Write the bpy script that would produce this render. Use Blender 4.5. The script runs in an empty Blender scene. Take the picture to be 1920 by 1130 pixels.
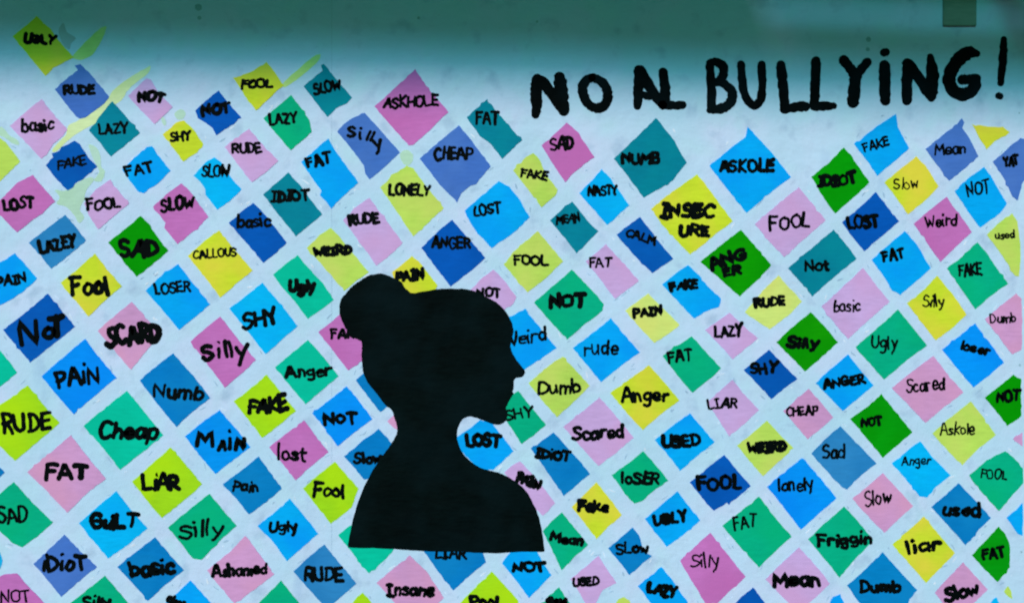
import bpy, bmesh, math, random
from mathutils import Vector
random.seed(7)
S = bpy.context.scene
R = math.radians

# ------------------------------------------------------------------ camera, sky, sun, exposure
PX = 0.002                      # metres of wall per photograph pixel
ZC = 1.75                       # height of the middle of the picture
cam_d = bpy.data.cameras.new('camera'); cam = bpy.data.objects.new('camera', cam_d)
S.collection.objects.link(cam); S.camera = cam
DIST = 4.6
cam.location = (0, -DIST, ZC); cam.rotation_euler = (R(90), 0, 0)
cam_d.sensor_width = 36; cam_d.lens = 36 * DIST / (1920 * PX)
cam_d.clip_start = 0.05; cam_d.clip_end = 200
cam_d.dof.use_dof = True; cam_d.dof.focus_distance = 4.42; cam_d.dof.aperture_fstop = 0.27

SUN_EL, SUN_AZ = 18.0, 14.0     # low sun in front of the wall, slightly from the left
w = bpy.data.worlds.new("World"); S.world = w; w.use_nodes = True
nt = w.node_tree; bg = nt.nodes['Background']
sky = nt.nodes.new('ShaderNodeTexSky'); sky.sky_type = 'NISHITA'; sky.sun_disc = False; sky.dust_density = 0.2; sky.ozone_density = 3.0
sky.sun_elevation = R(SUN_EL); sky.sun_rotation = R(180 + SUN_AZ)
nt.links.new(sky.outputs[0], bg.inputs[0]); bg.inputs[1].default_value = 0.05
sd = bpy.data.lights.new('sun', 'SUN'); sun = bpy.data.objects.new('sun', sd); S.collection.objects.link(sun)
sd.energy = 4.8; sd.angle = R(8.0); sd.color = (1.0, 0.975, 0.94)
d = Vector((math.sin(R(SUN_AZ)) * math.cos(R(SUN_EL)), math.cos(R(SUN_AZ)) * math.cos(R(SUN_EL)), -math.sin(R(SUN_EL))))
sun.rotation_euler = d.to_track_quat('-Z', 'Y').to_euler(); sun.location = (-2, -8, 5)
S.view_settings.view_transform = 'Standard'; S.view_settings.look = 'None'
S.view_settings.exposure = -0.60; S.view_settings.gamma = 1.0
S.render.engine = 'CYCLES'; S.cycles.transparent_max_bounces = 16

LIGHT = (1.02, 0.98, 0.95)         # what a white wall renders to, used to turn seen colours into paint colours

# ------------------------------------------------------------------ helpers
def lin(c):
    c = c / 255
    return c / 12.92 if c <= 0.04045 else ((c + 0.055) / 1.055) ** 2.4
def paint(rgb):
    return tuple(min(0.93, max(0.0015, lin(c) / k)) for c, k in zip(rgb, LIGHT))
def P(x, y, d=0.0):             # photograph pixel on the wall plane -> metres
    return Vector(((x - 960) * PX, -d, ZC + (565 - y) * PX))
def tag(o, label=None, cat=None, group=None, kind=None):
    if label: o['label'] = label
    if cat: o['category'] = cat
    if group: o['group'] = group
    if kind: o['kind'] = kind
def link(name, me, mat, parent=None, loc=None):
    o = bpy.data.objects.new(name, me); S.collection.objects.link(o)
    if mat: me.materials.append(mat)
    if loc is not None: o.location = loc
    if parent is not None: o.parent = parent
    return o
def mesh_bm(name, bm):
    me = bpy.data.meshes.new(name); bm.normal_update(); bm.to_mesh(me); bm.free(); return me

def catmull(pts, closed=False, n=6):
    out = []; N = len(pts)
    rng = range(N) if closed else range(N - 1)
    for i in rng:
        if closed: p0, p1, p2, p3 = pts[i - 1], pts[i], pts[(i + 1) % N], pts[(i + 2) % N]
        else: p0, p1, p2, p3 = pts[max(i - 1, 0)], pts[i], pts[i + 1], pts[min(i + 2, N - 1)]
        for k in range(n):
            t = k / n
            out.append(tuple(0.5 * (2 * b + (c - a) * t + (2 * a - 5 * b + 4 * c - e) * t * t + (3 * b - a - 3 * c + e) * t ** 3)
                             for a, b, c, e in zip(p0, p1, p2, p3)))
    if not closed: out.append(tuple(pts[-1]))
    return out

def slab(bm, pts, origin, d0, d1):
    """closed outline in pixels -> a thin coat of paint with real edges, d0..d1 metres proud of the wall"""
    area = sum(a[0] * b[1] - b[0] * a[1] for a, b in zip(pts, pts[1:] + pts[:1]))
    if area > 0: pts = pts[::-1]          # y runs down: make it counter-clockwise seen from the front
    top = [bm.verts.new(P(x, y, d1) - origin) for x, y in pts]
    bot = [bm.verts.new(P(x, y, d0) - origin) for x, y in pts]
    bm.faces.new(top)
    n = len(pts)
    for i in range(n):
        j = (i + 1) % n
        bm.faces.new((top[i], bot[i], bot[j], top[j]))

def ribbon(bm, pts, ws, origin, d0, d1, rnd):
    """a brush or marker stroke along pts with width ws[i], round ended"""
    q = []; acc = []
    for i, p in enumerate(pts):
        if q and (p[0] - q[-1][0]) ** 2 + (p[1] - q[-1][1]) ** 2 < 0.04: continue
        q.append(p); acc.append(ws[i])
    if len(q) == 1: q.append((q[0][0] + 0.6, q[0][1] + 0.4)); acc.append(acc[0])
    L, Rr = [], []; n = len(q)
    for i in range(n):
        a, b = q[max(i - 1, 0)], q[min(i + 1, n - 1)]
        dx, dy = b[0] - a[0], b[1] - a[1]; m = math.hypot(dx, dy) or 1
        nx, ny = -dy / m, dx / m
        h = acc[i] / 2
        L.append((q[i][0] + nx * h * rnd.uniform(.86, 1.14), q[i][1] + ny * h * rnd.uniform(.86, 1.14)))
        Rr.append((q[i][0] - nx * h * rnd.uniform(.86, 1.14), q[i][1] - ny * h * rnd.uniform(.86, 1.14)))
    def cap(c, frm, h):
        out = []
        a0 = math.atan2(frm[1] - c[1], frm[0] - c[0])
        for k in range(1, 6): out.append((c[0] + math.cos(a0 - math.pi * k / 6) * h, c[1] + math.sin(a0 - math.pi * k / 6) * h))
        return out
    e = cap(q[-1], L[-1], acc[-1] / 2); s = cap(q[0], Rr[0], acc[0] / 2)
    def V(p, d): return bm.verts.new(P(p[0], p[1], d) - origin)
    lt = [V(p, d1) for p in L]; rt = [V(p, d1) for p in Rr]; et = [V(p, d1) for p in e]; st = [V(p, d1) for p in s]
    for i in range(n - 1): bm.faces.new((lt[i], rt[i], rt[i + 1], lt[i + 1]))
    bm.faces.new([lt[-1], rt[-1]] + et[::-1]); bm.faces.new([rt[0], lt[0]] + st[::-1])
    loop2 = L + e + Rr[::-1] + s; loopt = lt + et + rt[::-1] + st
    lb = [V(p, d0) for p in loop2]; m = len(lb)
    for i in range(m):
        j = (i + 1) % m
        bm.faces.new((loopt[i], loopt[j], lb[j], lb[i]))

def rough(pts, rnd, amp=0.9, step=6):
    out = []; n = len(pts)
    for i in range(n):
        a, b = pts[i], pts[(i + 1) % n]
        L = math.hypot(b[0] - a[0], b[1] - a[1]); k = max(1, int(L / step))
        nx, ny = -(b[1] - a[1]) / (L or 1), (b[0] - a[0]) / (L or 1)
        bow = rnd.uniform(-1, 1) * min(1.3, L * 0.015)
        for j in range(k):
            t = j / k
            o = rnd.gauss(0, amp * 0.45) + bow * math.sin(math.pi * t)
            if rnd.random() < 0.05 and j: o += rnd.uniform(-2.6, 2.2)
            if j == 0: o = rnd.gauss(0, 0.3)
            out.append((a[0] + (b[0] - a[0]) * t + nx * o, a[1] + (b[1] - a[1]) * t + ny * o))
    return out

# ------------------------------------------------------------------ materials
def material(name, rgb, vary=0.17, rough_=0.6, bump=0.25, alt=None, altf=0.3, raw=None):
    m = bpy.data.materials.new(name); m.use_nodes = True; t = m.node_tree; N = t.nodes; Lk = t.links
    b = N['Principled BSDF']; b.inputs['Roughness'].default_value = rough_
    b.inputs['Specular IOR Level'].default_value = 0.012
    base = raw or paint(rgb)
    geo = N.new('ShaderNodeNewGeometry'); oi = N.new('ShaderNodeObjectInfo')
    def noise(scale, detail=4, stretch=None, rgh=0.5):
        n = N.new('ShaderNodeTexNoise'); n.inputs['Scale'].default_value = scale
        n.inputs['Detail'].default_value = detail; n.inputs['Roughness'].default_value = rgh
        if stretch:
            mp = N.new('ShaderNodeMapping'); mp.inputs['Scale'].default_value = stretch
            mp.inputs['Rotation'].default_value = (0, R(38), 0)
            Lk.new(geo.outputs['Position'], mp.inputs['Vector']); Lk.new(mp.outputs[0], n.inputs['Vector'])
        else: Lk.new(geo.outputs['Position'], n.inputs['Vector'])
        return n
    big = noise(3.2, 3); brush = noise(18, 5, (1, 1, 5), 0.6)
    hsv = N.new('ShaderNodeHueSaturation'); hsv.inputs['Color'].default_value = (*base, 1)
    add = N.new('ShaderNodeMath'); add.operation = 'ADD'
    Lk.new(big.outputs['Fac'], add.inputs[0]); Lk.new(brush.outputs['Fac'], add.inputs[1])
    mr = N.new('ShaderNodeMapRange'); mr.inputs['From Min'].default_value = 0.6; mr.inputs['From Max'].default_value = 1.4
    mr.inputs['To Min'].default_value = 1 - vary; mr.inputs['To Max'].default_value = 1 + vary
    Lk.new(add.outputs[0], mr.inputs['Value']); Lk.new(mr.outputs[0], hsv.inputs['Value'])
    hr = N.new('ShaderNodeMapRange'); hr.inputs['To Min'].default_value = 0.496; hr.inputs['To Max'].default_value = 0.503
    Lk.new(oi.outputs['Random'], hr.inputs['Value']); Lk.new(hr.outputs[0], hsv.inputs['Hue'])
    col = hsv.outputs[0]
    if alt:
        mx = N.new('ShaderNodeMix'); mx.data_type = 'RGBA'
        n2 = noise(5.5, 2); r2 = N.new('ShaderNodeMapRange'); r2.inputs['From Min'].default_value = 0.42; r2.inputs['From Max'].default_value = 0.68
        r2.inputs['To Max'].default_value = altf
        Lk.new(n2.outputs['Fac'], r2.inputs['Value']); Lk.new(r2.outputs[0], mx.inputs['Factor'])
        Lk.new(col, mx.inputs['A']); mx.inputs['B'].default_value = (*paint(alt), 1); col = mx.outputs['Result']
    Lk.new(col, b.inputs['Base Color'])
    fine = noise(140, 4, None, 0.6); mid = noise(14, 4)
    b1 = N.new('ShaderNodeBump'); b1.inputs['Strength'].default_value = bump; b1.inputs['Distance'].default_value = 0.0016
    b2 = N.new('ShaderNodeBump'); b2.inputs['Strength'].default_value = bump * 1.2; b2.inputs['Distance'].default_value = 0.012
    Lk.new(fine.outputs['Fac'], b1.inputs['Height']); Lk.new(mid.outputs['Fac'], b2.inputs['Height'])
    Lk.new(b1.outputs[0], b2.inputs['Normal']); Lk.new(b2.outputs[0], b.inputs['Normal'])
    return m

COL = {   # key: (colour word, seen rgb, second tint)
 'Y': ('yellow', (192, 216, 48), (222, 208, 70)),
 'L': ('lime green', (156, 215, 30), (172, 222, 20)),
 'G': ('pale yellow-green', (178, 216, 92), (198, 214, 106)),
 'H': ('pale yellow', (200, 225, 120), (214, 216, 112)),
 'B': ('bright blue', (0, 166, 255), (0, 150, 250)),
 'C': ('sky blue', (0, 178, 250), (0, 166, 255)),
 'A': ('azure blue', (0, 144, 255), (0, 134, 250)),
 'D': ('dark blue', (0, 90, 182), (0, 80, 168)),
 'M': ('medium blue', (0, 122, 192), (14, 130, 196)),
 'S': ('steel blue', (44, 130, 192), (30, 120, 186)),
 'V': ('slate blue', (64, 112, 192), (76, 122, 198)),
 'P': ('lilac', (192, 164, 216), (200, 158, 208)),
 'R': ('rose pink', (198, 150, 198), (208, 152, 190)),
 'K': ('magenta pink', (188, 112, 184), (186, 104, 176)),
 'N': ('dark green', (0, 150, 12), (0, 138, 4)),
 'E': ('emerald green', (0, 170, 128), (0, 176, 120)),
 'X': ('mint green', (0, 190, 158), (0, 184, 150)),
 'T': ('dark teal', (0, 126, 150), (0, 136, 152)),
}
MAT = {k: material(v[0].replace(' ', '_').replace('-', '_') + '_paint', v[1], alt=v[2], altf=0.8) for k, v in COL.items()}
BLACK = material('black_marker', None, vary=0.3, rough_=0.55, raw=(0.0012, 0.003, 0.0034))
TITLE = material('black_brush_paint', None, vary=0.3, rough_=0.6, raw=(0.0012, 0.003, 0.0034), bump=0.5, alt=(10, 26, 32), altf=0.6)
SILH = material('black_silhouette_paint', None, vary=0.7, rough_=0.62, raw=(0.001, 0.0042, 0.0045), bump=0.5, alt=(8, 26, 30), altf=0.6)
SMUDGE = material('old_yellow_paint', (200, 226, 172), alt=(196, 222, 150), altf=0.9)
OLDGREEN = material('old_green_paint', (170, 212, 188), alt=(176, 214, 206), altf=0.7)
OLDYEL = material('yellow_green_paint', (186, 222, 128), alt=(204, 228, 168), altf=0.6)
OLDGREY = material('grey_smear_paint', (150, 176, 186), alt=(166, 196, 206), altf=0.7)

def wall_material():
    m = material('pale_blue_wall_paint', (180, 214, 238), vary=0.07, rough_=0.7, bump=0.6, alt=(192, 212, 240), altf=0.8)
    t = m.node_tree; N = t.nodes; Lk = t.links; b = N['Principled BSDF']
    src = b.inputs['Base Color'].links[0].from_socket
    geo = N.new('ShaderNodeNewGeometry')
    def layer(src, scale, lo, hi, amount, rgb, stretch=(1, 1, 1), detail=5):
        mp = N.new('ShaderNodeMapping'); mp.inputs['Scale'].default_value = stretch
        n = N.new('ShaderNodeTexNoise'); n.inputs['Scale'].default_value = scale; n.inputs['Detail'].default_value = detail
        Lk.new(geo.outputs['Position'], mp.inputs['Vector']); Lk.new(mp.outputs[0], n.inputs['Vector'])
        r = N.new('ShaderNodeMapRange'); r.inputs['From Min'].default_value = lo; r.inputs['From Max'].default_value = hi
        r.inputs['To Max'].default_value = amount; Lk.new(n.outputs['Fac'], r.inputs['Value'])
        x = N.new('ShaderNodeMix'); x.data_type = 'RGBA'; Lk.new(r.outputs[0], x.inputs['Factor'])
        Lk.new(src, x.inputs['A']); x.inputs['B'].default_value = (*paint(rgb), 1); return x.outputs['Result']
    src = layer(src, 2.1, 0.46, 0.66, 0.8, (168, 212, 232))           # faded greenish areas
    src = layer(src, 7.5, 0.50, 0.70, 0.75, (176, 218, 234), detail=5)
    src = layer(src, 11, 0.57, 0.70, 0.6, (150, 184, 212), detail=6)  # handling marks
    src = layer(src, 60, 0.66, 0.76, 0.5, (168, 190, 216), detail=3)   # specks
    src = layer(src, 7, 0.64, 0.74, 0.45, (150, 186, 220), stretch=(1, 1, 0.35))   # weather streaks
    Lk.new(src, b.inputs['Base Color'])
    return m
WALL = wall_material()

# ------------------------------------------------------------------ the wall
def box(bm, x0, x1, y0, y1, z0, z1, o=Vector((0, 0, 0))):
    v = [bm.verts.new(Vector(c) - o) for c in ((x0,y0,z0),(x1,y0,z0),(x1,y1,z0),(x0,y1,z0),(x0,y0,z1),(x1,y0,z1),(x1,y1,z1),(x0,y1,z1))]
    for f in ((0,1,5,4),(1,2,6,5),(2,3,7,6),(3,0,4,7),(4,5,6,7),(3,2,1,0)): bm.faces.new([v[i] for i in f])
JX = P(622, 0).x
wall = bpy.data.objects.new('painted_wall', None); S.collection.objects.link(wall); wall.location = (0, 0, 0)
tag(wall, 'pale blue painted wall carrying the whole mural, dim and teal along its top', 'wall')
for x0, x1 in ((-3.4, JX - 0.0006), (JX + 0.0006, 3.4)):
    bm = bmesh.new(); box(bm, x0, x1, 0, 0.14, -0.2, 3.35); o = link('wall_panel', mesh_bm('wall_panel', bm), WALL, wall)
bm = bmesh.new(); box(bm, JX - 0.0006, JX + 0.0006, 0.0008, 0.13, -0.2, 3.35)
link('panel_joint', mesh_bm('panel_joint', bm), material('joint_filler', (150, 184, 204)), wall)  # joint line in its own greyer blue

def disc(x, y, r, d0, d1, n=14, rnd=random):
    return [(x + math.cos(a) * r * rnd.uniform(.85, 1.12), y + math.sin(a) * r * rnd.uniform(.85, 1.12)) for a in [k * 2 * math.pi / n for k in range(n)]]
HOLE = material('hole_stain', (140, 178, 192))
for x, y, r in ((372, 14, 7), (374, 34, 4), (785, 34, 3), (1007, 41, 2.4), (1628, 74, 5), (1627, 93, 4), (1912, 684, 2.2), (1915, 1034, 2), (1911, 212, 1.6)):
    bm = bmesh.new(); slab(bm, disc(x, y, r, 0, 0), Vector((0, 0, 0)), -0.002, 0.0006)
    link('screw_hole', mesh_bm('screw_hole', bm), HOLE, wall)

# ------------------------------------------------------------------ left-over paint under and beside the diamonds
def patch(name, label, cat, mat, pts, d1=0.0012, smooth=True, group=None):
    pts = catmull(pts, True, 4) if smooth else pts
    rn = random.Random(str(pts[0])); cx = sum(p[0] for p in pts) / len(pts); cy = sum(p[1] for p in pts) / len(pts)
    o0 = P(cx, cy); bm = bmesh.new(); slab(bm, rough(pts, rn, 0.9, 5), o0, -0.001, d1)
    o = link(name, mesh_bm(name, bm), mat, None, o0); tag(o, label, cat, group)
    return o
SG = 'left-over paint smears on the wall'
patch('paint_streak', 'green-yellow paint streak slanting up beside the yellow UGLY diamond', 'paint streak', OLDYEL, [(136,107),(150,90),(170,70),(186,55),(199,50),(196,64),(186,84),(172,104),(150,113)], 0.0007, group=SG)
patch('paint_streak', 'long pale yellow paint streak running diagonally between the slate RUDE and lilac basic diamonds', 'paint streak', SMUDGE, [(270,130),(282,124),(277,138),(252,158),(238,172),(228,188),(206,205),(185,228),(152,246),(125,266),(106,284),(98,282),(112,265),(124,252),(128,236),(150,224),(180,206),(200,190),(212,170),(240,148)], 0.0007, group=SG)
patch('paint_streak', 'yellow paint streak slanting up between the yellow FOOL and dark teal SLOW diamonds', 'paint streak', OLDYEL, [(530,158),(542,145),(562,128),(585,108),(600,102),(597,114),(576,134),(556,150),(534,164)], 0.0007, group=SG)
patch('paint_smear', 'pale green smear patch below the dark blue FAKE diamond, beside the pink LOST one', 'paint smear', OLDGREEN, [(103,356),(120,358),(136,350),(150,340),(168,332),(176,338),(162,356),(158,374),(150,392),(158,408),(148,418),(138,402),(124,388),(106,382),(112,370)], 0.0009, group=SG)
patch('paint_smear', 'pale green smear at the right of the dark blue FAKE diamond', 'paint smear', OLDGREEN, [(166,272),(180,276),(188,292),(190,312),(197,322),(190,340),(176,338),(186,322),(176,300)], 0.0009, group=SG)
patch('paint_smear', 'grey star-shaped smear at the right of the yellow UGLY diamond', 'paint smear', OLDGREY, [(110,58),(119,44),(125,60),(142,72),(133,82),(130,93),(118,84)], 0.0007, group=SG)
patch('paint_smear', 'small grey-green smear between the slate Silly and pale yellow-green LONELY diamonds', 'paint smear', OLDGREEN, [(750,288),(762,281),(774,290),(773,304),(762,311),(753,302)], 0.0009, group=SG)
patch('paint_smear', 'small grey-green smear just above the yellow SHY diamond', 'paint smear', OLDGREEN, [(327,214),(338,205),(348,212),(344,222),(334,225)], 0.0006, group=SG)
patch('paint_smear', 'thin pale green smear right below the lilac NOT diamond', 'paint smear', OLDGREEN, [(302,218),(308,222),(312,232),(307,236),(303,228)], 0.0006, group=SG)
patch('paint_smear', 'faint green smear between the blank yellow-green diamond at the left border and lilac basic', 'paint smear', OLDGREEN, [(0,238),(8,242),(18,254),(32,262),(36,272),(22,268),(8,258),(0,254)], 0.0006, group=SG)

# ------------------------------------------------------------------ single-stroke handwriting
# glyph: width | strokes separated by ';', '~' marks a curved stroke; units of a tenth of the capital height
G = {
'A': '7|0,0 3.2,10 4,10 7,0;1.4,3.6 5.8,3.6', 'B': '6|0.4,0 0.4,10;~0.4,10 4.4,9.6 5,7.6 3.4,5.4 0.6,5.2;~0.6,5.2 4.4,5 6,2.6 4.4,0.3 0.3,0',
'C': '6.4|~6,8.6 4,10 1.6,8.8 0,5 1.4,1.2 3.8,0 6.4,1.2', 'D': '6.4|0.5,0 0.5,10;~0.3,10 3.6,9.6 6.2,6.6 6,3 3.4,0.4 0.3,0',
'E': '5.4|0.5,0 0.5,10;0.5,9.9 5.2,9.9;0.5,5.2 4.6,5.2;0.5,0.1 5.4,0.1', 'F': '5.6|0.5,0 0.5,9.8;0.2,9.9 5.6,9.9;0.5,5.4 4.6,5.4',
'G': '7|~6.4,8.8 4,10 1.4,8.8 0,5 1.2,1.2 4,0 6.6,1.6 6.7,4.4;3.8,4.5 7,4.5', 'H': '6.4|0.3,0 0.3,10;6.1,0 6.1,10;0.3,5.2 6.1,5.2',
'I': '4|2,0 2,10;0.2,10 3.8,10;0,0 4,0', 'K': '6.2|0.4,0 0.4,10;5.8,10 0.8,4.8 6.2,0', 'L': '5.4|0.5,10 0.5,0.2 5.4,0.2',
'M': '8|0.2,0 0.8,10 4,3 7.2,10 7.8,0', 'N': '6.8|0.3,0 0.3,10 6.4,0 6.4,10', 'O': '7|~3.5,10 0.7,8.4 0,5 0.9,1.4 3.5,0 6.1,1.4 7,5 6.1,8.6 3.5,10',
'P': '5.6|0.4,0 0.4,10;~0.4,10 4.4,9.7 5.6,7.4 4,4.9 0.4,4.6', 'R': '6.2|0.4,0 0.4,10;~0.4,10 4.4,9.7 5.6,7.4 4,5.2 0.5,4.8;2.4,4.9 6.2,0',
'S': '5.6|~5.4,8.8 3.2,10 0.7,8.8 0.9,6.2 3.8,4.9 5.6,2.8 4.2,0.5 1.8,0 0,1.2', 'T': '6.4|3.2,0 3.2,9.8;0,9.9 6.4,9.9',
'U': '6.4|~0.3,10 0.3,4 1.4,0.8 3.4,0 5.4,1 6.2,4 6.2,10', 'W': '8.6|0,10 2,0 4.3,7.4 6.4,0 8.6,10', 'Y': '6.4|0,10 3.2,4.8 6.4,10;3.2,4.8 3,0',
'Z': '6|0.2,9.9 5.8,9.9 0.2,0.1 6,0.1', '!': '1|0.5,10 0.5,3;0.5,0 0.6,0.3',
'a': '5|~4.6,5.4 2.4,6.2 0.4,4.6 0.3,1.6 2,0.1 4.4,1.6 4.8,4;4.7,6 4.7,1 5.2,0', 'b': '5|0.5,10 0.5,0;~0.5,4.6 2.8,6 4.8,4.4 4.8,1.6 2.8,0 0.5,1',
'c': '4.4|~4.3,5 2.4,6.1 0.4,4.6 0.3,1.6 2.2,0 4.4,1', 'd': '5|~4.5,4.6 2.4,6 0.3,4.4 0.3,1.6 2.2,0 4.5,1.6;4.6,10 4.6,0',
'e': '4.8|~0.4,3 4.4,3.4 4,5.6 2.2,6.1 0.4,4.4 0.5,1.4 2.4,0 4.6,0.9', 'g': '5|~4.4,5 2.4,6.1 0.4,4.6 0.4,2.4 2.2,1 4.4,2.2;~4.6,6 4.6,-1.4 3,-3.6 0.6,-2.8',
'h': '5|0.4,10 0.4,0;~0.4,3.8 2.4,6 4.4,4.6 4.6,0', 'i': '1.2|0.6,5.6 0.6,0;0.6,9.6 0.7,9.8', 'j': '1.2|0.6,6 0.6,0', 'k': '5|0.4,10 0.4,0;4.4,6 0.8,2.8 4.8,0',
'l': '1.2|0.6,10 0.6,0', 'm': '7.6|0.4,6 0.4,0;~0.4,4 2.2,6 3.8,4.6 3.9,0;~3.9,4 5.6,6 7.2,4.6 7.3,0', 'n': '4.8|0.4,6 0.4,0;~0.4,4 2.4,6 4.2,4.6 4.4,0',
'p': '5|0.5,6 0.5,-3.6;~0.5,4.6 2.8,6.1 4.8,4.4 4.8,1.6 2.8,0 0.5,1',
'o': '4.8|~2.4,6.1 0.4,4.6 0.3,1.6 2.4,0 4.5,1.6 4.5,4.5 2.4,6.1', 'r': '3.8|0.4,6 0.4,0;~0.4,3.6 1.8,5.8 3.8,5.6', 's': '4.2|~4,5.2 2.2,6.1 0.5,4.8 2.2,3.2 4.2,1.6 2.6,0 0.2,0.6',
't': '4|2,9 2,0.8 3.6,0;0.2,6.2 3.8,6.2', 'u': '4.8|~0.3,6 0.4,1.6 2,0 4,1.2 4.4,3;4.5,6 4.5,0', 'w': '6.4|0,6 1.6,0 3.2,4.6 4.8,0 6.4,6',
'y': '4.8|0.2,6 2.4,1.4;4.8,6 2,-2.6 0.8,-3.8', "'": '1.4|0.6,6.6 0.6,0;0.6,11.2 0.7,11.4',
}
def glyph(ch):
    w_, s = G[ch].split('|'); out = []
    for st in s.split(';'):
        cur = st.startswith('~'); pts = [tuple(float(v) for v in q.split(',')) for q in st.lstrip('~').split()]
        out.append((cur, pts))
    return float(w_), out
def write(bm, text, x0, y0, x1, y1, h, sw, origin, d0, d1, rnd):
    gl = [glyph(c) for c in text]; gap = 1.7
    tot = sum(g[0] for g in gl) + gap * (len(gl) - 1)
    L = math.hypot(x1 - x0, y1 - y0); ux, uy = (x1 - x0) / L, (y1 - y0) / L
    sx = (L - sw) / tot; sy = (h - sw) / 10; cur = 0; z = 0
    for g in gl:
        rot = rnd.uniform(-0.15, 0.15); dy = rnd.uniform(-0.8, 0.8); sc = rnd.uniform(0.88, 1.12); sk = rnd.uniform(-0.08, 0.14)
        lw = sw * rnd.uniform(0.88, 1.16)
        for curved, pts in g[1]:
            q = []
            for (a, b) in pts:
                b2 = b * sc; a2 = a + sk * b - g[0] / 2
                a3 = a2 * math.cos(rot) - b2 * math.sin(rot) * 0.6; b3 = b2 + a2 * math.sin(rot)
                lx = sw / 2 + (cur + g[0] / 2 + a3) * sx + rnd.gauss(0, 0.02 * h); ly = sw / 2 + (b3 + dy) * sy + rnd.gauss(0, 0.02 * h)
                q.append((x0 + ux * lx + uy * ly, y0 + uy * lx - ux * ly))
            if len(q) > 2 and curved: q = catmull(q, False, 4)
            elif len(q) > 1:
                r = []
                for a, b in zip(q, q[1:]):
                    bx, by = rnd.gauss(0, 0.025 * h), rnd.gauss(0, 0.025 * h)
                    for k in range(3):
                        t = k / 3; bb = math.sin(math.pi * t); r.append((a[0] + (b[0] - a[0]) * t + bx * bb, a[1] + (b[1] - a[1]) * t + by * bb))
                r.append(q[-1]); q = r
            n = len(q); w0, w1 = rnd.uniform(.85, 1.12), rnd.uniform(.8, 1.12)
            ws = [lw * (w0 + (w1 - w0) * i / max(1, n - 1)) for i in range(n)]
            ribbon(bm, q, ws, origin, d0, d1 + z * 0.00002, rnd); z += 1
        cur += g[0] + gap

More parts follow.
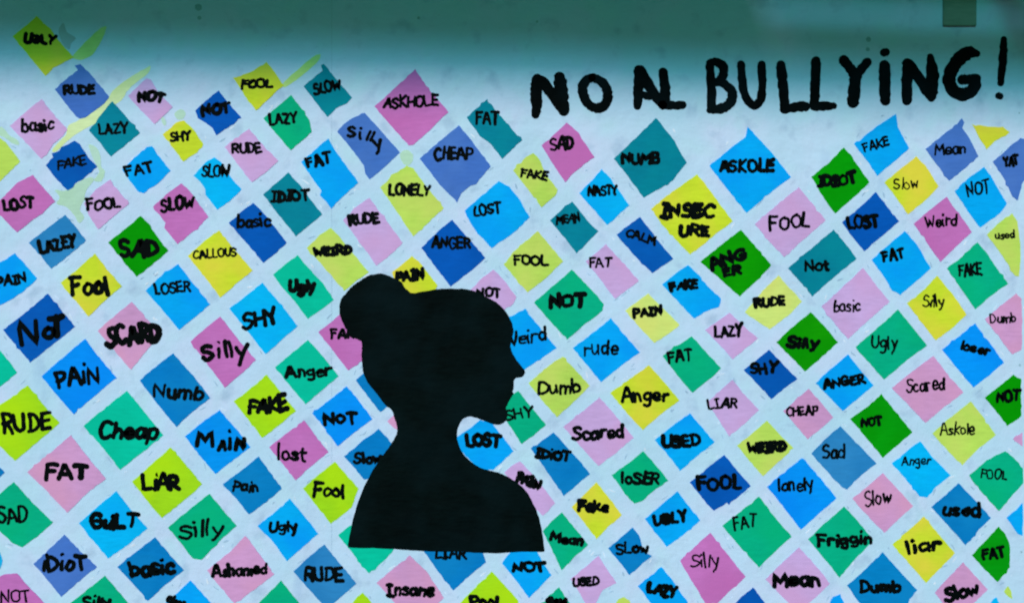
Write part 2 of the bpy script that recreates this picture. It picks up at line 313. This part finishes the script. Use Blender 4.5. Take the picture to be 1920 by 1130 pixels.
# ------------------------------------------------------------------ the diamonds
# colour, outline in photograph pixels, lettering [(text, x0, y0, x1, y1, height, stroke)]
from_data = '''
Y|24,69 50,48 69,30 95,55 122,90 139,108 112,122 100,127 85,143|UGLY,42,84,105,86,22,7
V|103,168 125,148 147,132 140,123 151,120 162,131 205,182 195,195 160,221 150,223 143,218|RUDE,118,180,179,178,20,6
P|19,237 78,186 127,244 118,255 100,270 88,290 78,298|basic,39,250,104,246,27,6
T|167,245 190,215 211,190 263,250 240,268 225,280 208,294|LAZY,183,256,243,250,24,5.5
P|240,180 275,147 283,150 298,175 324,201 290,233|NOT,257,193,309,195,24,8
D|366,208 410,170 453,221 406,254 398,240 385,230 372,222|NOT,377,222,436,213,24,8
Y|437,147 470,136 499,117 515,135 532,160 505,185 480,207 466,190|FOOL,450,169,513,166,20,6
Y|305,252 330,230 345,226 360,240 381,270 370,286 344,303|SHY,318,268,361,264,22,6
G|-10,255 0,258 15,272 38,303 20,320 0,340 -10,345|
D|86,310 100,295 97,288 112,283 115,276 140,264 150,270 165,295 183,313 160,332 140,344 138,352 127,357 105,335|FAKE,107,322,165,309,20,5
B|229,318 275,276 285,274 300,295 320,320 295,345 270,363 260,360|FAT,235,332,291,324,22,6
C|363,330 385,305 402,295 415,305 435,335 453,355 430,378 408,393 385,365 385,355 375,340|SLOW,377,334,430,335,26,5
P|421,276 467,242 522,302 500,322 472,342 440,300|RUDE,434,291,493,288,22,5.5
E|494,222 546,178 560,195 580,225 585,248 545,282|LAZY,503,237,560,232,24,6
T|569,162 605,133 602,123 607,120 630,148 660,183 650,194 630,204 614,220|SLOW,588,180,642,170,24,6
V|632,247 655,225 684,212 705,235 750,286 725,310 693,336 685,325 682,310|S,649,258,668,260,24,6.5;i,671,262,678,263,26,6.5;ll,683,264,699,267,24,6.5;y,700,283,720,279,32,7
K|702,200 778,130 815,180 841,211 825,225 800,250 775,272 766,273|ASKHOLE,717,206,824,200,25,6
V|787,298 860,235 900,285 920,312 900,335 893,345 882,348 865,362 857,380 852,373 832,355|CHEAP,812,303,888,300,26,6
T|875,220 913,186 979,263 960,280 942,298 930,283 918,268 900,255|FAT,890,235,937,234,27,6
G|962,320 985,295 1000,287 1012,300 1025,330 1045,355 1040,368 1015,389|FAKE,974,333,1027,340,20,5
K|1015,273 1062,230 1085,250 1115,295 1095,308 1075,325 1060,342 1048,325|SAD,1031,284,1079,280,28,6
T|1151,298 1230,221 1245,240 1265,265 1275,285 1288,305 1275,320 1262,338 1235,355 1207,371|NUMB,1163,311,1239,308,25,8
B|1330,311 1365,282 1398,257 1402,238 1450,290 1483,332 1440,365 1400,399|ASKOLE,1347,325,1452,323,27,7
N|1521,332 1555,305 1582,277 1595,290 1615,320 1630,342 1600,370 1566,400 1538,362 1530,345|IDIOT,1530,354,1610,346,26,8
B|1601,270 1640,240 1680,214 1683,238 1690,252 1704,278 1680,300 1645,330|FAKE,1619,286,1669,274,20,4.5
V|1735,280 1795,232 1803,222 1808,230 1804,240 1815,255 1834,293 1810,315 1779,339|Mean,1751,291,1812,289,24,4
Y|1822,233 1835,235 1858,238 1880,238 1893,248 1885,255 1865,265 1850,280 1838,262|
V|1861,303 1890,278 1913,259 1925,262 1925,330 1916,345 1912,360 1908,376 1898,368 1885,340|YAT,1880,314,1912,312,22,6
Y|1658,343 1690,315 1718,293 1735,310 1760,350 1730,380 1702,402|Slow,1674,357,1723,353,23,3.2
B|1790,358 1820,330 1845,313 1860,335 1888,382 1875,400 1855,414 1837,427|NOT,1811,370,1858,363,26,4.5
D|1579,417 1642,360 1686,415 1650,445 1620,471|LOST,1588,433,1651,428,28,8
K|1713,420 1775,369 1785,385 1822,435 1795,460 1763,491|Weird,1734,428,1795,424,25,4.5
G|1850,440 1870,420 1897,400 1907,415 1912,450 1913,490 1910,518 1903,517 1890,495|used,1865,450,1903,446,16,3.5
K|-10,385 0,375 30,345 62,328 80,350 104,378 80,400 32,436 0,404 -10,395|LOST,5,398,67,391,26,7
P|158,382 180,355 207,337 242,382 215,405 184,430 170,408|FOOL,161,397,228,391,24,6
K|287,388 315,362 340,344 355,357 375,385 391,407 365,432 333,458 308,427 310,418 303,408|SLOW,300,400,367,392,27,7
S|54,455 90,427 122,403 161,450 130,478 96,504|LAZEY,74,480,147,463,29,8
N|203,455 264,405 278,418 300,450 316,470 290,492 256,519 240,500 225,480|SAD,222,486,300,483,38,10
Y|352,480 385,450 411,432 474,507 445,530 413,558|CALLOUS,361,487,446,482,20,4.5
D|429,418 455,395 475,380 490,395 538,455 494,493|basic,443,430,510,425,27,6
T|493,365 541,323 565,350 604,402 555,443|IDIOT,506,382,584,378,24,7
B|565,304 616,260 630,285 650,312 672,343 645,367 621,391 600,366 603,358 590,340|FAT,575,318,624,306,24,7
G|713,352 740,325 762,311 775,315 800,350 832,390 805,415 775,443|LONELY,727,368,808,369,25,6
P|643,413 665,390 693,371 755,455 735,475 706,498 690,475|RUDE,653,425,714,419,24,7
G|575,465 600,440 620,427 635,442 692,510 670,525 645,545|WEIRD,586,482,661,479,21,7
D|790,465 820,435 848,412 910,483 880,510 845,537|ANGER,808,467,884,467,24,5.5
B|871,395 905,365 935,340 955,350 975,375 993,407 965,435 922,465 895,438 882,418|LOST,887,407,941,400,24,5
C|1086,363 1110,338 1128,317 1145,335 1180,385 1155,408 1138,422|NASTY,1101,371,1161,366,22,5.5
T|1031,413 1055,392 1073,378 1105,418 1122,433 1100,455 1081,475|MEAN,1042,422,1090,419,20,4.5
Y|1220,392 1260,360 1307,327 1330,355 1374,415 1340,440 1294,477 1240,420|INSEC,1235,413,1342,411,31,9;URE,1270,446,1332,446,27,8
P|1415,420 1497,351 1548,413 1470,482|FOOL,1441,433,1520,428,30,6
Y|735,510 755,495 772,480 790,495 805,515 820,535 815,545 780,554 745,545|PAIN,741,533,799,526,25,8
P|880,545 905,520 925,505 945,525 968,556 962,570 945,582 900,570|NOT,893,560,940,558,22,6
G|944,495 975,460 1008,433 1056,490 1025,520 989,548|FOOL,961,498,1030,500,22,6
D|1156,440 1200,407 1245,465 1262,485 1240,500 1223,512 1177,465|CALM,1169,442,1229,462,19,5
P|1098,490 1136,457 1180,505 1198,527 1175,543 1153,560|FAT,1103,503,1147,502,21,4.5
B|1241,533 1270,510 1290,497 1310,515 1330,540 1352,560 1348,575 1320,585 1302,597|FAKE,1255,548,1311,541,21,7
N|1313,491 1389,431 1446,497 1420,525 1387,556|ANG,1332,510,1404,487,27,8;ER,1355,523,1393,514,21,7
T|1477,503 1563,430 1606,485 1523,556|Not,1507,512,1558,509,28,6
B|1634,487 1696,433 1720,460 1745,503 1715,530 1688,553 1672,545 1655,515|FAT,1655,494,1698,484,24,6
E|1775,503 1805,480 1833,454 1850,475 1890,532 1860,553 1828,580|FAKE,1796,520,1842,517,25,4.5
Y|1700,568 1730,545 1757,517 1785,550 1812,590 1785,615 1754,638|Silly,1729,577,1771,576,24,4
P|1540,575 1618,502 1668,565 1590,635|basic,1561,587,1614,584,24,4.5
H|1396,585 1430,545 1460,516 1480,540 1504,565 1480,590 1443,617|RUDE,1413,579,1474,574,21,7
H|1172,582 1215,550 1235,570 1274,609 1250,628 1227,643|PAIN,1186,598,1244,593,22,7
E|1001,567 1072,505 1120,555 1132,570 1130,582 1100,605 1063,637|NOT,1028,581,1101,576,30,9
B|-10,500 0,492 28,475 70,522 45,545 20,562 0,572 -10,578|PAIN,-6,541,53,531,22,6
Y|114,530 150,500 178,475 229,537 200,560 166,593 125,545|Fool,130,559,209,553,40,10
B|273,545 305,515 334,495 394,570 336,618|LOSER,288,556,360,546,23,5.5
C|430,578 460,555 492,530 558,611 530,635 498,663|SHY,453,620,528,606,36,9
X|512,515 535,495 558,478 605,530 626,562 600,582 577,598 560,575 545,555 530,540|Ugly,538,550,594,549,27,9
D|6,618 90,550 110,575 141,612 57,679|N,36,659,80,650,54,12;o,80,641,107,637,40,10;T,90,634,126,630,46,11
R|183,620 247,566 270,590 303,630 285,645 246,693|SCARD,197,652,306,644,43,11
K|357,640 413,593 480,675 422,726|S,378,678,405,675,33,8;i,408,674,417,673,38,8;ll,421,672,441,669,36,8;y,440,677,470,668,42,8
A|78,705 160,635 219,708 180,740 139,776|PA'N,106,730,191,718,38,8
M|262,712 325,662 350,690 394,746 360,772 331,800|Numb,285,745,382,753,32,7
K|597,622 625,600 645,580 665,600 700,640 700,675 675,678 653,694|FAKE,618,636,680,634,20,6
X|-10,650 0,656 32,698 0,725 -10,730|
L|-10,765 25,742 52,722 112,792 80,820 28,863 5,840 0,836 -10,838|RUDE,2,814,99,806,40,8
X|157,798 238,732 306,815 270,845 226,880|Cheap,181,823,297,825,38,9
A|347,818 412,768 440,800 470,838 404,888|M,364,841,404,839,36,9;A,405,847,427,847,25,8;',426,844,436,844,38,8;N,438,847,463,845,27,8
L|438,752 500,702 515,720 555,770 525,795 492,820|FAKE,462,778,543,773,34,9
X|516,688 578,637 635,705 605,730 573,757|Anger,534,711,624,707,28,7
A|586,775 650,724 698,785 665,810 633,836|NoT,605,798,673,795,28,8
K|505,838 570,787 616,847 554,900|lost,517,863,576,868,33,6
M|645,855 680,825 710,803 760,860 720,890 683,898|Slow,661,871,718,869,25,7
M|667,712 690,693 760,745 735,755 713,772|
R|726,789 738,778 750,792 748,806 738,802|
R|51,884 133,815 199,897 165,922 126,960|FAT,81,903,167,900,34,10
L|248,902 320,838 379,907 345,937 304,970 290,955|L'AR,265,923,341,920,35,9
M|418,907 485,855 528,916 500,940 467,963 440,930|Pain,433,922,487,922,22,6
L|568,915 628,865 672,915 660,950 621,981|Fool,583,934,648,935,32,7
E|-10,935 0,925 26,903 50,930 100,978 70,1005 42,1025 25,1018 0,995 -10,985|SAD,-6,983,55,980,33,6
C|148,980 218,920 277,990 240,1020 203,1046|GuiLT,167,993,259,993,33,9
E|315,988 393,925 444,985 410,1015 378,1048 362,1046|Silly,334,1011,420,1004,32,7
B|483,985 543,934 597,1000 538,1051 508,1010 495,998|Ugly,502,999,560,996,22,6
M|-10,872 0,876 9,885 0,894 -10,900|
C|-10,1030 0,1035 5,1050 0,1065 -10,1070|
V|63,1056 121,1001 182,1062 150,1088 115,1118|'D'oT,77,1071,166,1070,34,8
M|220,1062 291,1006 345,1068 310,1095 278,1125|basic,242,1084,332,1075,36,9
R|388,1068 430,1035 460,1003 515,1075 440,1130|Ashamed,396,1083,504,1077,26,7
S|550,1070 608,1020 668,1093 612,1140|RUDE,568,1090,646,1091,29,7
K|-10,1085 10,1075 32,1074 55,1100 90,1135 60,1160 -10,1160|NOT,0,1131,59,1128,24,4
E|125,1135 197,1078 245,1135 200,1170|Silly,153,1143,210,1141,28,7
B|310,1130 357,1087 400,1135 360,1160|Shy,308,1142,348,1142,26,8
E|475,1140 527,1087 570,1140 520,1170|
X|634,1002 655,985 700,980 740,1025 735,1035 692,1074|
R|706,1092 768,1040 800,1070 832,1120 790,1160 740,1130|Insane,723,1119,816,1118,28,7
M|793,1030 830,1018 900,1020 911,1053 850,1106|LIAR,814,1048,876,1049,26,6
B|941,1055 965,1025 1000,1015 1015,1050 1034,1077 992,1120|NOT,958,1072,1026,1073,24,8
L|862,1130 922,1070 945,1095 972,1125 972,1140 920,1160|Pool,881,1141,935,1141,29,8
L|650,1145 670,1118 680,1110 690,1120 706,1145|
B|935,600 960,592 985,578 1044,652 980,695 950,660|Weird,944,650,1027,638,28,5
B|1074,652 1145,596 1200,660 1165,685 1127,716|rude,1093,668,1160,665,31,5
G|991,718 1020,692 1055,668 1106,723 1044,782|Dumb,1006,742,1092,738,31,6.5
E|930,760 950,745 972,732 1024,796 978,832|SHY,945,789,1003,785,24,5
Y|1144,737 1180,710 1217,684 1240,710 1274,750 1240,775 1205,806|Anger,1163,755,1256,752,30,7
E|1242,667 1270,647 1297,630 1352,690 1298,736|FAT,1251,682,1300,678,25,5.5
P|1322,618 1368,586 1395,612 1421,634 1395,655 1374,673|LAZY,1338,635,1394,631,25,6
D|1394,693 1442,655 1495,710 1446,748|SHY,1405,704,1460,700,24,7
N|1455,641 1520,585 1571,641 1509,696|Silly,1471,652,1536,656,25,8
E|1604,650 1683,580 1738,648 1700,675 1657,711 1630,680 1612,662|Ugly,1631,656,1683,655,28,4.5
A|1766,655 1828,606 1882,680 1855,703 1825,726|loser,1797,656,1856,668,21,5.5
R|1847,598 1880,570 1905,550 1915,560 1915,655 1898,664|Dumb,1855,606,1906,604,20,3.6
B|1529,718 1590,664 1638,722 1610,745 1580,770|ANGER,1543,732,1625,719,22,6.5
R|1672,727 1750,667 1806,735 1770,762 1735,792|Scared,1698,737,1773,731,27,4.5
P|1325,755 1373,712 1423,768 1400,790 1368,818 1350,790|LIAR,1326,767,1384,765,21,5
R|1468,770 1516,728 1562,782 1514,823|CHEAP,1472,782,1536,779,20,5
N|1594,785 1625,763 1652,738 1711,810 1685,832 1655,858|NOT,1612,802,1656,799,20,6
N|1846,745 1875,722 1900,702 1915,710 1915,780 1888,798|NOT,1866,757,1914,753,25,6
G|1748,812 1785,780 1820,752 1867,815 1835,840 1804,872|Askole,1761,816,1828,815,25,4
G|1382,835 1438,788 1488,840 1460,865 1430,892|WEIRD,1399,853,1478,845,24,8
B|1227,824 1294,774 1340,828 1310,852 1275,882|USED,1240,844,1317,836,27,8.5
P|1056,800 1124,744 1188,820 1155,848 1122,873|Scared,1071,827,1173,822,30,7.5
B|855,820 880,803 900,787 920,790 940,815 963,845 945,862 925,880 900,880 865,845|LOST,871,838,941,838,28,9
M|995,840 1038,810 1065,840 1106,888 1080,910 1057,929|ID'OT,1001,858,1070,868,22,7
P|945,885 960,872 975,864 1000,890 1041,943 1018,966 1000,950|PAIN,963,905,1013,920,23,8
E|1147,890 1206,845 1253,900 1225,920 1205,938 1190,943 1180,935|loSER,1163,907,1238,910,26,7
D|1293,904 1358,852 1408,911 1385,930 1370,940 1367,946 1362,941 1338,957|FOOL,1305,922,1392,918,30,8.5
A|1438,912 1504,858 1568,933 1535,962 1501,992|lonely,1458,923,1527,918,28,5
S|1521,850 1550,820 1576,798 1643,868 1615,890 1588,917 1578,912 1565,900|Sad,1541,862,1586,860,28,5
C|1672,868 1700,845 1725,827 1750,858 1782,890 1755,912 1738,932 1724,930|Anger,1689,873,1746,872,19,3.6
R|1598,934 1655,886 1712,948 1685,972 1658,998|Slow,1621,949,1671,944,29,4
E|1817,890 1850,862 1885,845 1905,862 1918,878 1918,905 1900,925 1873,957 1825,903|FOOL,1836,897,1888,901,20,3.6
M|1746,950 1797,905 1858,970 1835,992 1810,1021|used,1763,969,1841,970,30,8
Y|1072,950 1118,903 1140,930 1166,965 1118,1010|Fake,1080,960,1143,962,26,8.5
E|1018,995 1035,975 1053,960 1103,1020 1080,1040 1053,1068|Mean,1028,1016,1094,1025,22,7
M|1140,1027 1186,988 1198,1003 1204,1022 1210,1036 1222,1041 1200,1060 1180,1077|SLow,1154,1040,1217,1037,25,6
B|1209,972 1240,945 1270,920 1313,975 1285,998 1250,1024|UGLY,1222,986,1292,980,26,8
E|1354,985 1423,930 1484,1005 1423,1063|FAT,1376,994,1420,987,26,4.5
E|1515,1010 1583,948 1637,1012 1605,1045 1574,1082|Friggin,1529,1026,1638,1021,27,7.5
Y|1673,1020 1732,967 1790,1036 1765,1062 1736,1092|liar,1699,1040,1767,1032,29,8.5
N|1822,1040 1872,987 1885,1000 1893,1020 1893,1062 1870,1090|FAT,1840,1050,1888,1046,25,7.5
B|1887,970 1905,955 1917,942 1917,1003 1908,1000|
K|1275,1050 1332,998 1398,1080 1370,1105 1345,1130 1322,1130 1295,1085|Silly,1294,1065,1350,1062,28,4.5
P|1070,1085 1100,1060 1122,1041 1156,1092 1130,1105 1115,1135 1098,1130|USED,1072,1100,1125,1098,20,6
B|1196,1098 1220,1078 1240,1062 1260,1085 1290,1130 1250,1150 1220,1130|LAZY,1209,1112,1270,1124,26,9
P|1435,1085 1498,1025 1556,1093 1495,1148|Mean,1448,1103,1540,1098,33,8.5
M|1588,1097 1655,1034 1720,1105 1705,1122 1700,1140 1650,1160 1612,1130|Dumb,1609,1112,1692,1110,27,8
R|1752,1110 1806,1053 1852,1104 1825,1130 1800,1150 1775,1140|Slow,1770,1130,1840,1114,30,8.5
D|1365,1145 1390,1118 1412,1100 1435,1130 1445,1148|
G|1146,1145 1160,1122 1170,1118 1180,1125 1188,1145|
E|1006,1140 1030,1115 1048,1100 1065,1125 1075,1145|Slow,1022,1142,1066,1136,24,8
B|1548,1142 1562,1118 1575,1113 1590,1142|
C|1850,1140 1862,1122 1868,1119 1880,1140|
G|1882,1108 1890,1098 1896,1108 1898,1122 1890,1118|
R|1899,822 1917,810 1917,836 1908,830|
'''
items = []
for ln in from_data.strip().splitlines():
    c, pts, wd = ln.split('|')
    pts = [tuple(float(v) for v in p.split(',')) for p in pts.split()]
    words = []
    for q in filter(None, wd.split(';')):
        f = q.split(','); words.append((f[0],) + tuple(float(v) for v in f[1:]))
    cx = sum(p[0] for p in pts) / len(pts); cy = sum(p[1] for p in pts) / len(pts)
    word = ''.join(wd_[0] for wd_ in words).replace("'", 'i').replace('iD', 'iD')
    items.append(dict(c=c, pts=pts, words=words, word=word, cx=cx, cy=cy))
def short(it):
    n = COL[it['c']][0]
    return f"{n} {it['word']}" if it['word'] else f"blank {n}"
count = {}
for it in items: count[short(it).lower()] = count.get(short(it).lower(), 0) + 1
def neighbours(it):
    def pick(cond):
        c = [(math.hypot(o['cx'] - it['cx'], o['cy'] - it['cy']), i) for i, o in enumerate(items) if o is not it and o['word'] and cond(o)]
        return items[min(c)[1]] if c else None
    return pick(lambda o: o['cy'] < it['cy']), pick(lambda o: o['cx'] < it['cx']), pick(lambda o: o['cx'] > it['cx'])
used = {}
for i, it in enumerate(items):
    rn = random.Random(i * 31 + 5)
    org = P(it['cx'], it['cy']); d1 = 0.0016 + (i % 7) * 0.00012
    bm = bmesh.new(); slab(bm, rough(it['pts'], rn), Vector(org), -0.001, d1)
    root = bpy.data.objects.new('painted_diamond', None); S.collection.objects.link(root); root.location = org
    link('diamond_face', mesh_bm('diamond_face', bm), MAT[it['c']], root)
    n = COL[it['c']][0]
    u, l, r = neighbours(it)
    if it['word']:
        ws = max(x[6] for x in it['words'])
        style = 'heavy black' if ws >= 7.5 else ('thin black' if ws < 5 else 'black')
        base = f"{n} diamond with {it['word']} in {style} letters"
    else:
        base = f"blank {n} diamond" if min(p[0] for p in it['pts']) > 0 else f"blank {n} diamond cut by the left border"
    if count[short(it).lower()] > 1 or not it['word']:
        tail = f", between {short(l)} and {short(r)}" if r and l else f", below {short(u)}"
        if len((base + tail).split()) > 16 and it['word']: base = f"{n} diamond with {it['word']}"
        base += tail
    tag(root, base, 'painted diamond', 'coloured diamonds painted across the wall')
    used.setdefault(base, []).append(i)
    if it['words']:
        bm = bmesh.new()
        for (t, x0, y0, x1, y1, h, sw) in it['words']:
            write(bm, t, x0, y0, x1, y1, h, sw, org, 0.0008, d1 + 0.0005, rn)
        link('lettering', mesh_bm('lettering', bm), BLACK, root)
for k, v in used.items():
    if len(v) > 1: print('DUPLICATE LABEL', k)

# plaster flecks along the diamonds' edges, relief shade and highlight painted dark and pale
rn = random.Random(12); darkf = bmesh.new(); palef = bmesh.new(); Z = Vector((0, 0, 0))
for it in items:
    p = it['pts']
    for k in range(rn.randint(1, 5)):
        i = rn.randrange(len(p)); a, b = p[i], p[(i + 1) % len(p)]
        L = math.hypot(b[0] - a[0], b[1] - a[1])
        if L < 25: continue
        t = rn.random(); nx, ny = (b[1] - a[1]) / L, -(b[0] - a[0]) / L
        off = rn.uniform(2, 13) * (1 if (nx * (a[0] - it['cx']) + ny * (a[1] - it['cy'])) > 0 else -1)
        x, y = a[0] + (b[0] - a[0]) * t + nx * off, a[1] + (b[1] - a[1]) * t + ny * off
        ang = math.atan2(b[1] - a[1], b[0] - a[0]) + rn.uniform(-0.5, 0.5); ln = rn.uniform(2, 9); wd = rn.uniform(0.5, 1.8)
        o = []
        for q in range(9):
            f = q * 2 * math.pi / 9; u, v = math.cos(f) * ln * rn.uniform(.6, 1.1), math.sin(f) * wd * rn.uniform(.5, 1.3)
            o.append((x + u * math.cos(ang) - v * math.sin(ang), y + u * math.sin(ang) + v * math.cos(ang)))
        if y > 190: slab(darkf if rn.random() < 0.6 else palef, o, Z, -0.001, rn.uniform(0.0005, 0.001))
for bm, nm, c in ((darkf, 'shaded_flakes', (150, 184, 210)), (palef, 'highlight_flakes', (208, 226, 244))):
    o = link(nm, mesh_bm(nm, bm), material(nm + '_paint', c), wall); o['kind'] = 'stuff'

# ------------------------------------------------------------------ the head and shoulders silhouette
sil = [(678,640),(664,632),(651,620),(645,609),(638,592),(636.5,574),(640,560),(647,552),(657,540),(669.6,530),(680,523),(691,517),(710.6,512.7),(724,515),(736,520),(752,528),
 (757,536),(763,543),(773,549),(790,547),(818,542),(840,541),(866,541),(880,543),(891,546),(903,551),(914,557),(930,566.5),(946,581),(957,599.5),(962,612),(962.7,622),(960,632),(958,642),(957,651),
 (960,660),(969.6,676),(977,685),(983.4,693),(983.6,699),(979,705.7),(967.5,707.5),(963.5,712),(963,719.5),(963,728),(960.5,733),(963,738),(958,745),(953.6,753.5),(949,764),(951,772),(951,781),(946,790),(935.6,795.5),(923,794),(904,787),(891,782),(879,780),
 (866.5,786),(859,800),(856.5,815.7),(859,829.5),(866.5,846.5),(879,861),(895,873),(914,880.5),(930,884),(946,890),(962,899),(976,909),(988,922),(999,942),(1008,962),(1014,985),(1018,1008),(1021,1032)]
low = [(1019,1033),(990,1033),(960,1034),(930,1036),(890,1035),(850,1033),(780,1031),(740,1028),(700,1026),(660,1026),(653,1025)]
left = [(652,1022),(656,1000),(662,972),(670,945),(680,918),(690,897),(702,876),(714,858),(724,845),(733,832),(742,817),(745,804),(743,793),(740,784),(735,769),(722,758),(703,733.6),(693,722),(686.5,711),(681,696),(679,680),(678,662),(679,650)]
pts = catmull(sil, False, 4) + low + catmull(left, False, 4)
org = P(820, 1028); rn = random.Random(99)
bm = bmesh.new(); slab(bm, rough(pts, rn, 0.35, 7), org, -0.001, 0.0036)
so = link('woman_silhouette', mesh_bm('woman_silhouette', bm), SILH, None, org)
tag(so, 'solid black silhouette of a woman in profile with a hair bun, head and shoulders', 'silhouette')

# ------------------------------------------------------------------ the slogan
slogan = [  # letter, strokes (x, y, brush width)
 ('N', [[(1006,152,20),(1005,172,20),(1006,195,19),(1004,215,15)],[(1008,149,20),(1022,160,20),(1040,184,20),(1057,206,20)],[(1049,146,21),(1052,165,23),(1054,190,22),(1057,208,19)]]),
 ('O', [[(1109,146,15),(1097,153,17),(1092,168,18),(1097,186,17),(1107,199,16),(1120,203,17),(1134,197,17),(1139,181,18),(1136,164,17),(1126,152,16),(1111,146,15)]]),
 ('A', [[(1197,131,16),(1197,155,17),(1196,180,16),(1195,199,14)],[(1201,132,18),(1216,160,19),(1232,184,18),(1243,197,15)],[(1199,177,12),(1214,180,14),(1228,181,14)]]),
 ('L', [[(1243,136,17),(1247,165,18),(1248,190,17)],[(1242,197,16),(1262,198,15),(1280,197,14)]]),
 ('B', [[(1330,119,13),(1332,145,16),(1334,175,17),(1333,204,14)],[(1332,118,14),(1345,117,16),(1356,126,17),(1355,143,16),(1346,153,14),(1337,157,13)],[(1340,154,13),(1356,157,15),(1370,169,17),(1373,184,17),(1364,198,17),(1348,205,17),(1330,207,11)]]),
 ('U', [[(1389,121,14),(1391,145,15),(1395,172,15),(1403,190,15),(1413,198,15),(1424,191,15),(1429,170,15),(1429,145,15),(1428,122,15)]]),
 ('L', [[(1464,122,16),(1467,150,18),(1470,180,18),(1471,205,16)],[(1470,205,16),(1490,201,17),(1510,200,17)]]),
 ('L', [[(1530,115,17),(1529,145,18),(1528,175,18),(1526,200,15)],[(1528,201,14),(1548,199,16),(1563,199,12)]]),
 ('Y', [[(1582,113,18),(1592,126,18),(1603,141,19)],[(1626,117,16),(1615,130,17),(1604,142,20)],[(1604,140,22),(1602,170,22),(1599,192,21)]]),
 ('i', [[(1658,123,19),(1659,155,20),(1660,189,18)],[(1657,99,14),(1661,98,14)]]),
 ('N', [[(1701,119,18),(1701,150,20),(1700,189,17)],[(1704,120,17),(1722,145,19),(1740,172,20),(1746,184,14)],[(1744,107,12),(1748,135,21),(1749,160,21),(1748,180,16)]]),
 ('G', [[(1831,101,13),(1818,99,22),(1802,108,25),(1788,125,24),(1780,146,23),(1784,166,23),(1798,176,23),(1815,175,22),(1828,163,20),(1831,148,13)],[(1804,150,18),(1818,149,18),(1832,147,14)]]),
 ('!', [[(1882,74,11),(1881,100,15),(1879,130,14),(1876,156,12)],[(1872,180,12),(1875,181,12)]]),
]
org = P(1440, 165)
root = bpy.data.objects.new('painted_slogan', None); S.collection.objects.link(root); root.location = org
tag(root, 'large black brush-painted slogan NO AL BULLYiNG! above the diamonds at the right', 'slogan')
rn = random.Random(4)
for ch, strokes in slogan:
    bm = bmesh.new(); z = 0
    for st in strokes:
        q = catmull(st, False, 5)
        ribbon(bm, [(a, b) for a, b, c in q], [c * 1.07 for a, b, c in q], org, -0.001, 0.0018 + z * 0.00004, rn); z += 1
    o = link('letter', mesh_bm('letter', bm), TITLE, root)

# ------------------------------------------------------------------ unseen tinted canopy, added to dim and tint the top of the wall
def canopy_material(name, tint, diffuse):
    m = bpy.data.materials.new(name); m.use_nodes = True; t = m.node_tree; N = t.nodes
    for n in list(N): N.remove(n)
    out = N.new('ShaderNodeOutputMaterial'); tr = N.new('ShaderNodeBsdfTransparent'); tr.inputs[0].default_value = (*tint, 1)
    gl = N.new('ShaderNodeBsdfDiffuse'); gl.inputs[0].default_value = (*diffuse, 1)
    mx = N.new('ShaderNodeMixShader'); mx.inputs[0].default_value = 0.1
    t.links.new(tr.outputs[0], mx.inputs[1]); t.links.new(gl.outputs[0], mx.inputs[2]); t.links.new(mx.outputs[0], out.inputs[0])
    return m
AW = canopy_material('dark_shade_tint', (0.0, 0.135, 0.09), (0.02, 0.16, 0.13))  # tint chosen so the shade on the wall turns teal
AW2 = canopy_material('cyan_shade_tint', (0.055, 0.36, 0.37), (0.1, 0.4, 0.45))
AW3 = canopy_material('pale_shade_tint', (0.17, 0.50, 0.56), (0.2, 0.45, 0.5))
METAL = material('green_grey_metal', (124, 144, 130), rough_=0.5)
aw = bpy.data.objects.new('shade_canopy', None); S.collection.objects.link(aw); aw.location = (0, 0, 3.15)
tag(aw, 'unseen tinted canopy added to shade the top of the mural wall, with a dark plate', 'shade_canopy')
AL, AR = 3.105, 2.895            # front edge height at left and right
def sheet(name, rows, mat, xa=-3.3, xb=3.3):
    bm = bmesh.new(); vs = []; n = max(2, int((xb - xa) * 2))
    for k in range(n + 1):
        x = xa + (xb - xa) * k / n; dz = (AR - AL) * (x + 3.3) / 6.6 - 0.010 * math.sin((x + 3.3) * 1.7)
        vs.append([bm.verts.new(Vector((x, y, AL - y_rise(y) + dz - 3.15))) for y in rows])
    for a, b in zip(vs, vs[1:]):
        for j in range(len(rows) - 1): bm.faces.new((a[j], a[j + 1], b[j + 1], b[j]))
    link(name, mesh_bm(name, bm), mat, aw)
def y_rise(y): return -(1.60 + y) * 0.165
sheet('shade_panel', (-1.20, -0.6, -0.004), AW, -3.3, 0.75)
sheet('shade_panel', (-1.20, -0.83), AW, 0.752, 3.3)
sheet('shade_panel', (-0.74, -0.4, -0.004), AW, 0.752, 3.3)
sheet('brightening_strip', (-0.829, -0.741), AW2, 0.752, 3.3)  # added strip that lets a paler band of light onto the top right
sheet('front_shade_panel', (-1.52, -1.36), AW3)  # paler sheets added to soften the lower edge of the shade
sheet('middle_shade_panel', (-1.359, -1.201), AW2)
bx = P(1798, 0).x
bm = bmesh.new(); box(bm, bx - 0.062, bx + 0.062, -0.012, 0.001, P(0, 50).z, 3.28, Vector((0, 0, 3.15)))  # flat plate forming the dark patch at the top right
bmesh.ops.bevel(bm, geom=bm.edges[:], offset=0.0025, segments=2, affect='EDGES')
link('dark_plate', mesh_bm('dark_plate', bm), METAL, aw)
bm = bmesh.new(); box(bm, bx - 0.02, bx + 0.02, -1.5, -0.0215, 3.09, 3.13, Vector((0, 0, 3.15)))
link('plate_arm', mesh_bm('plate_arm', bm), METAL, aw)
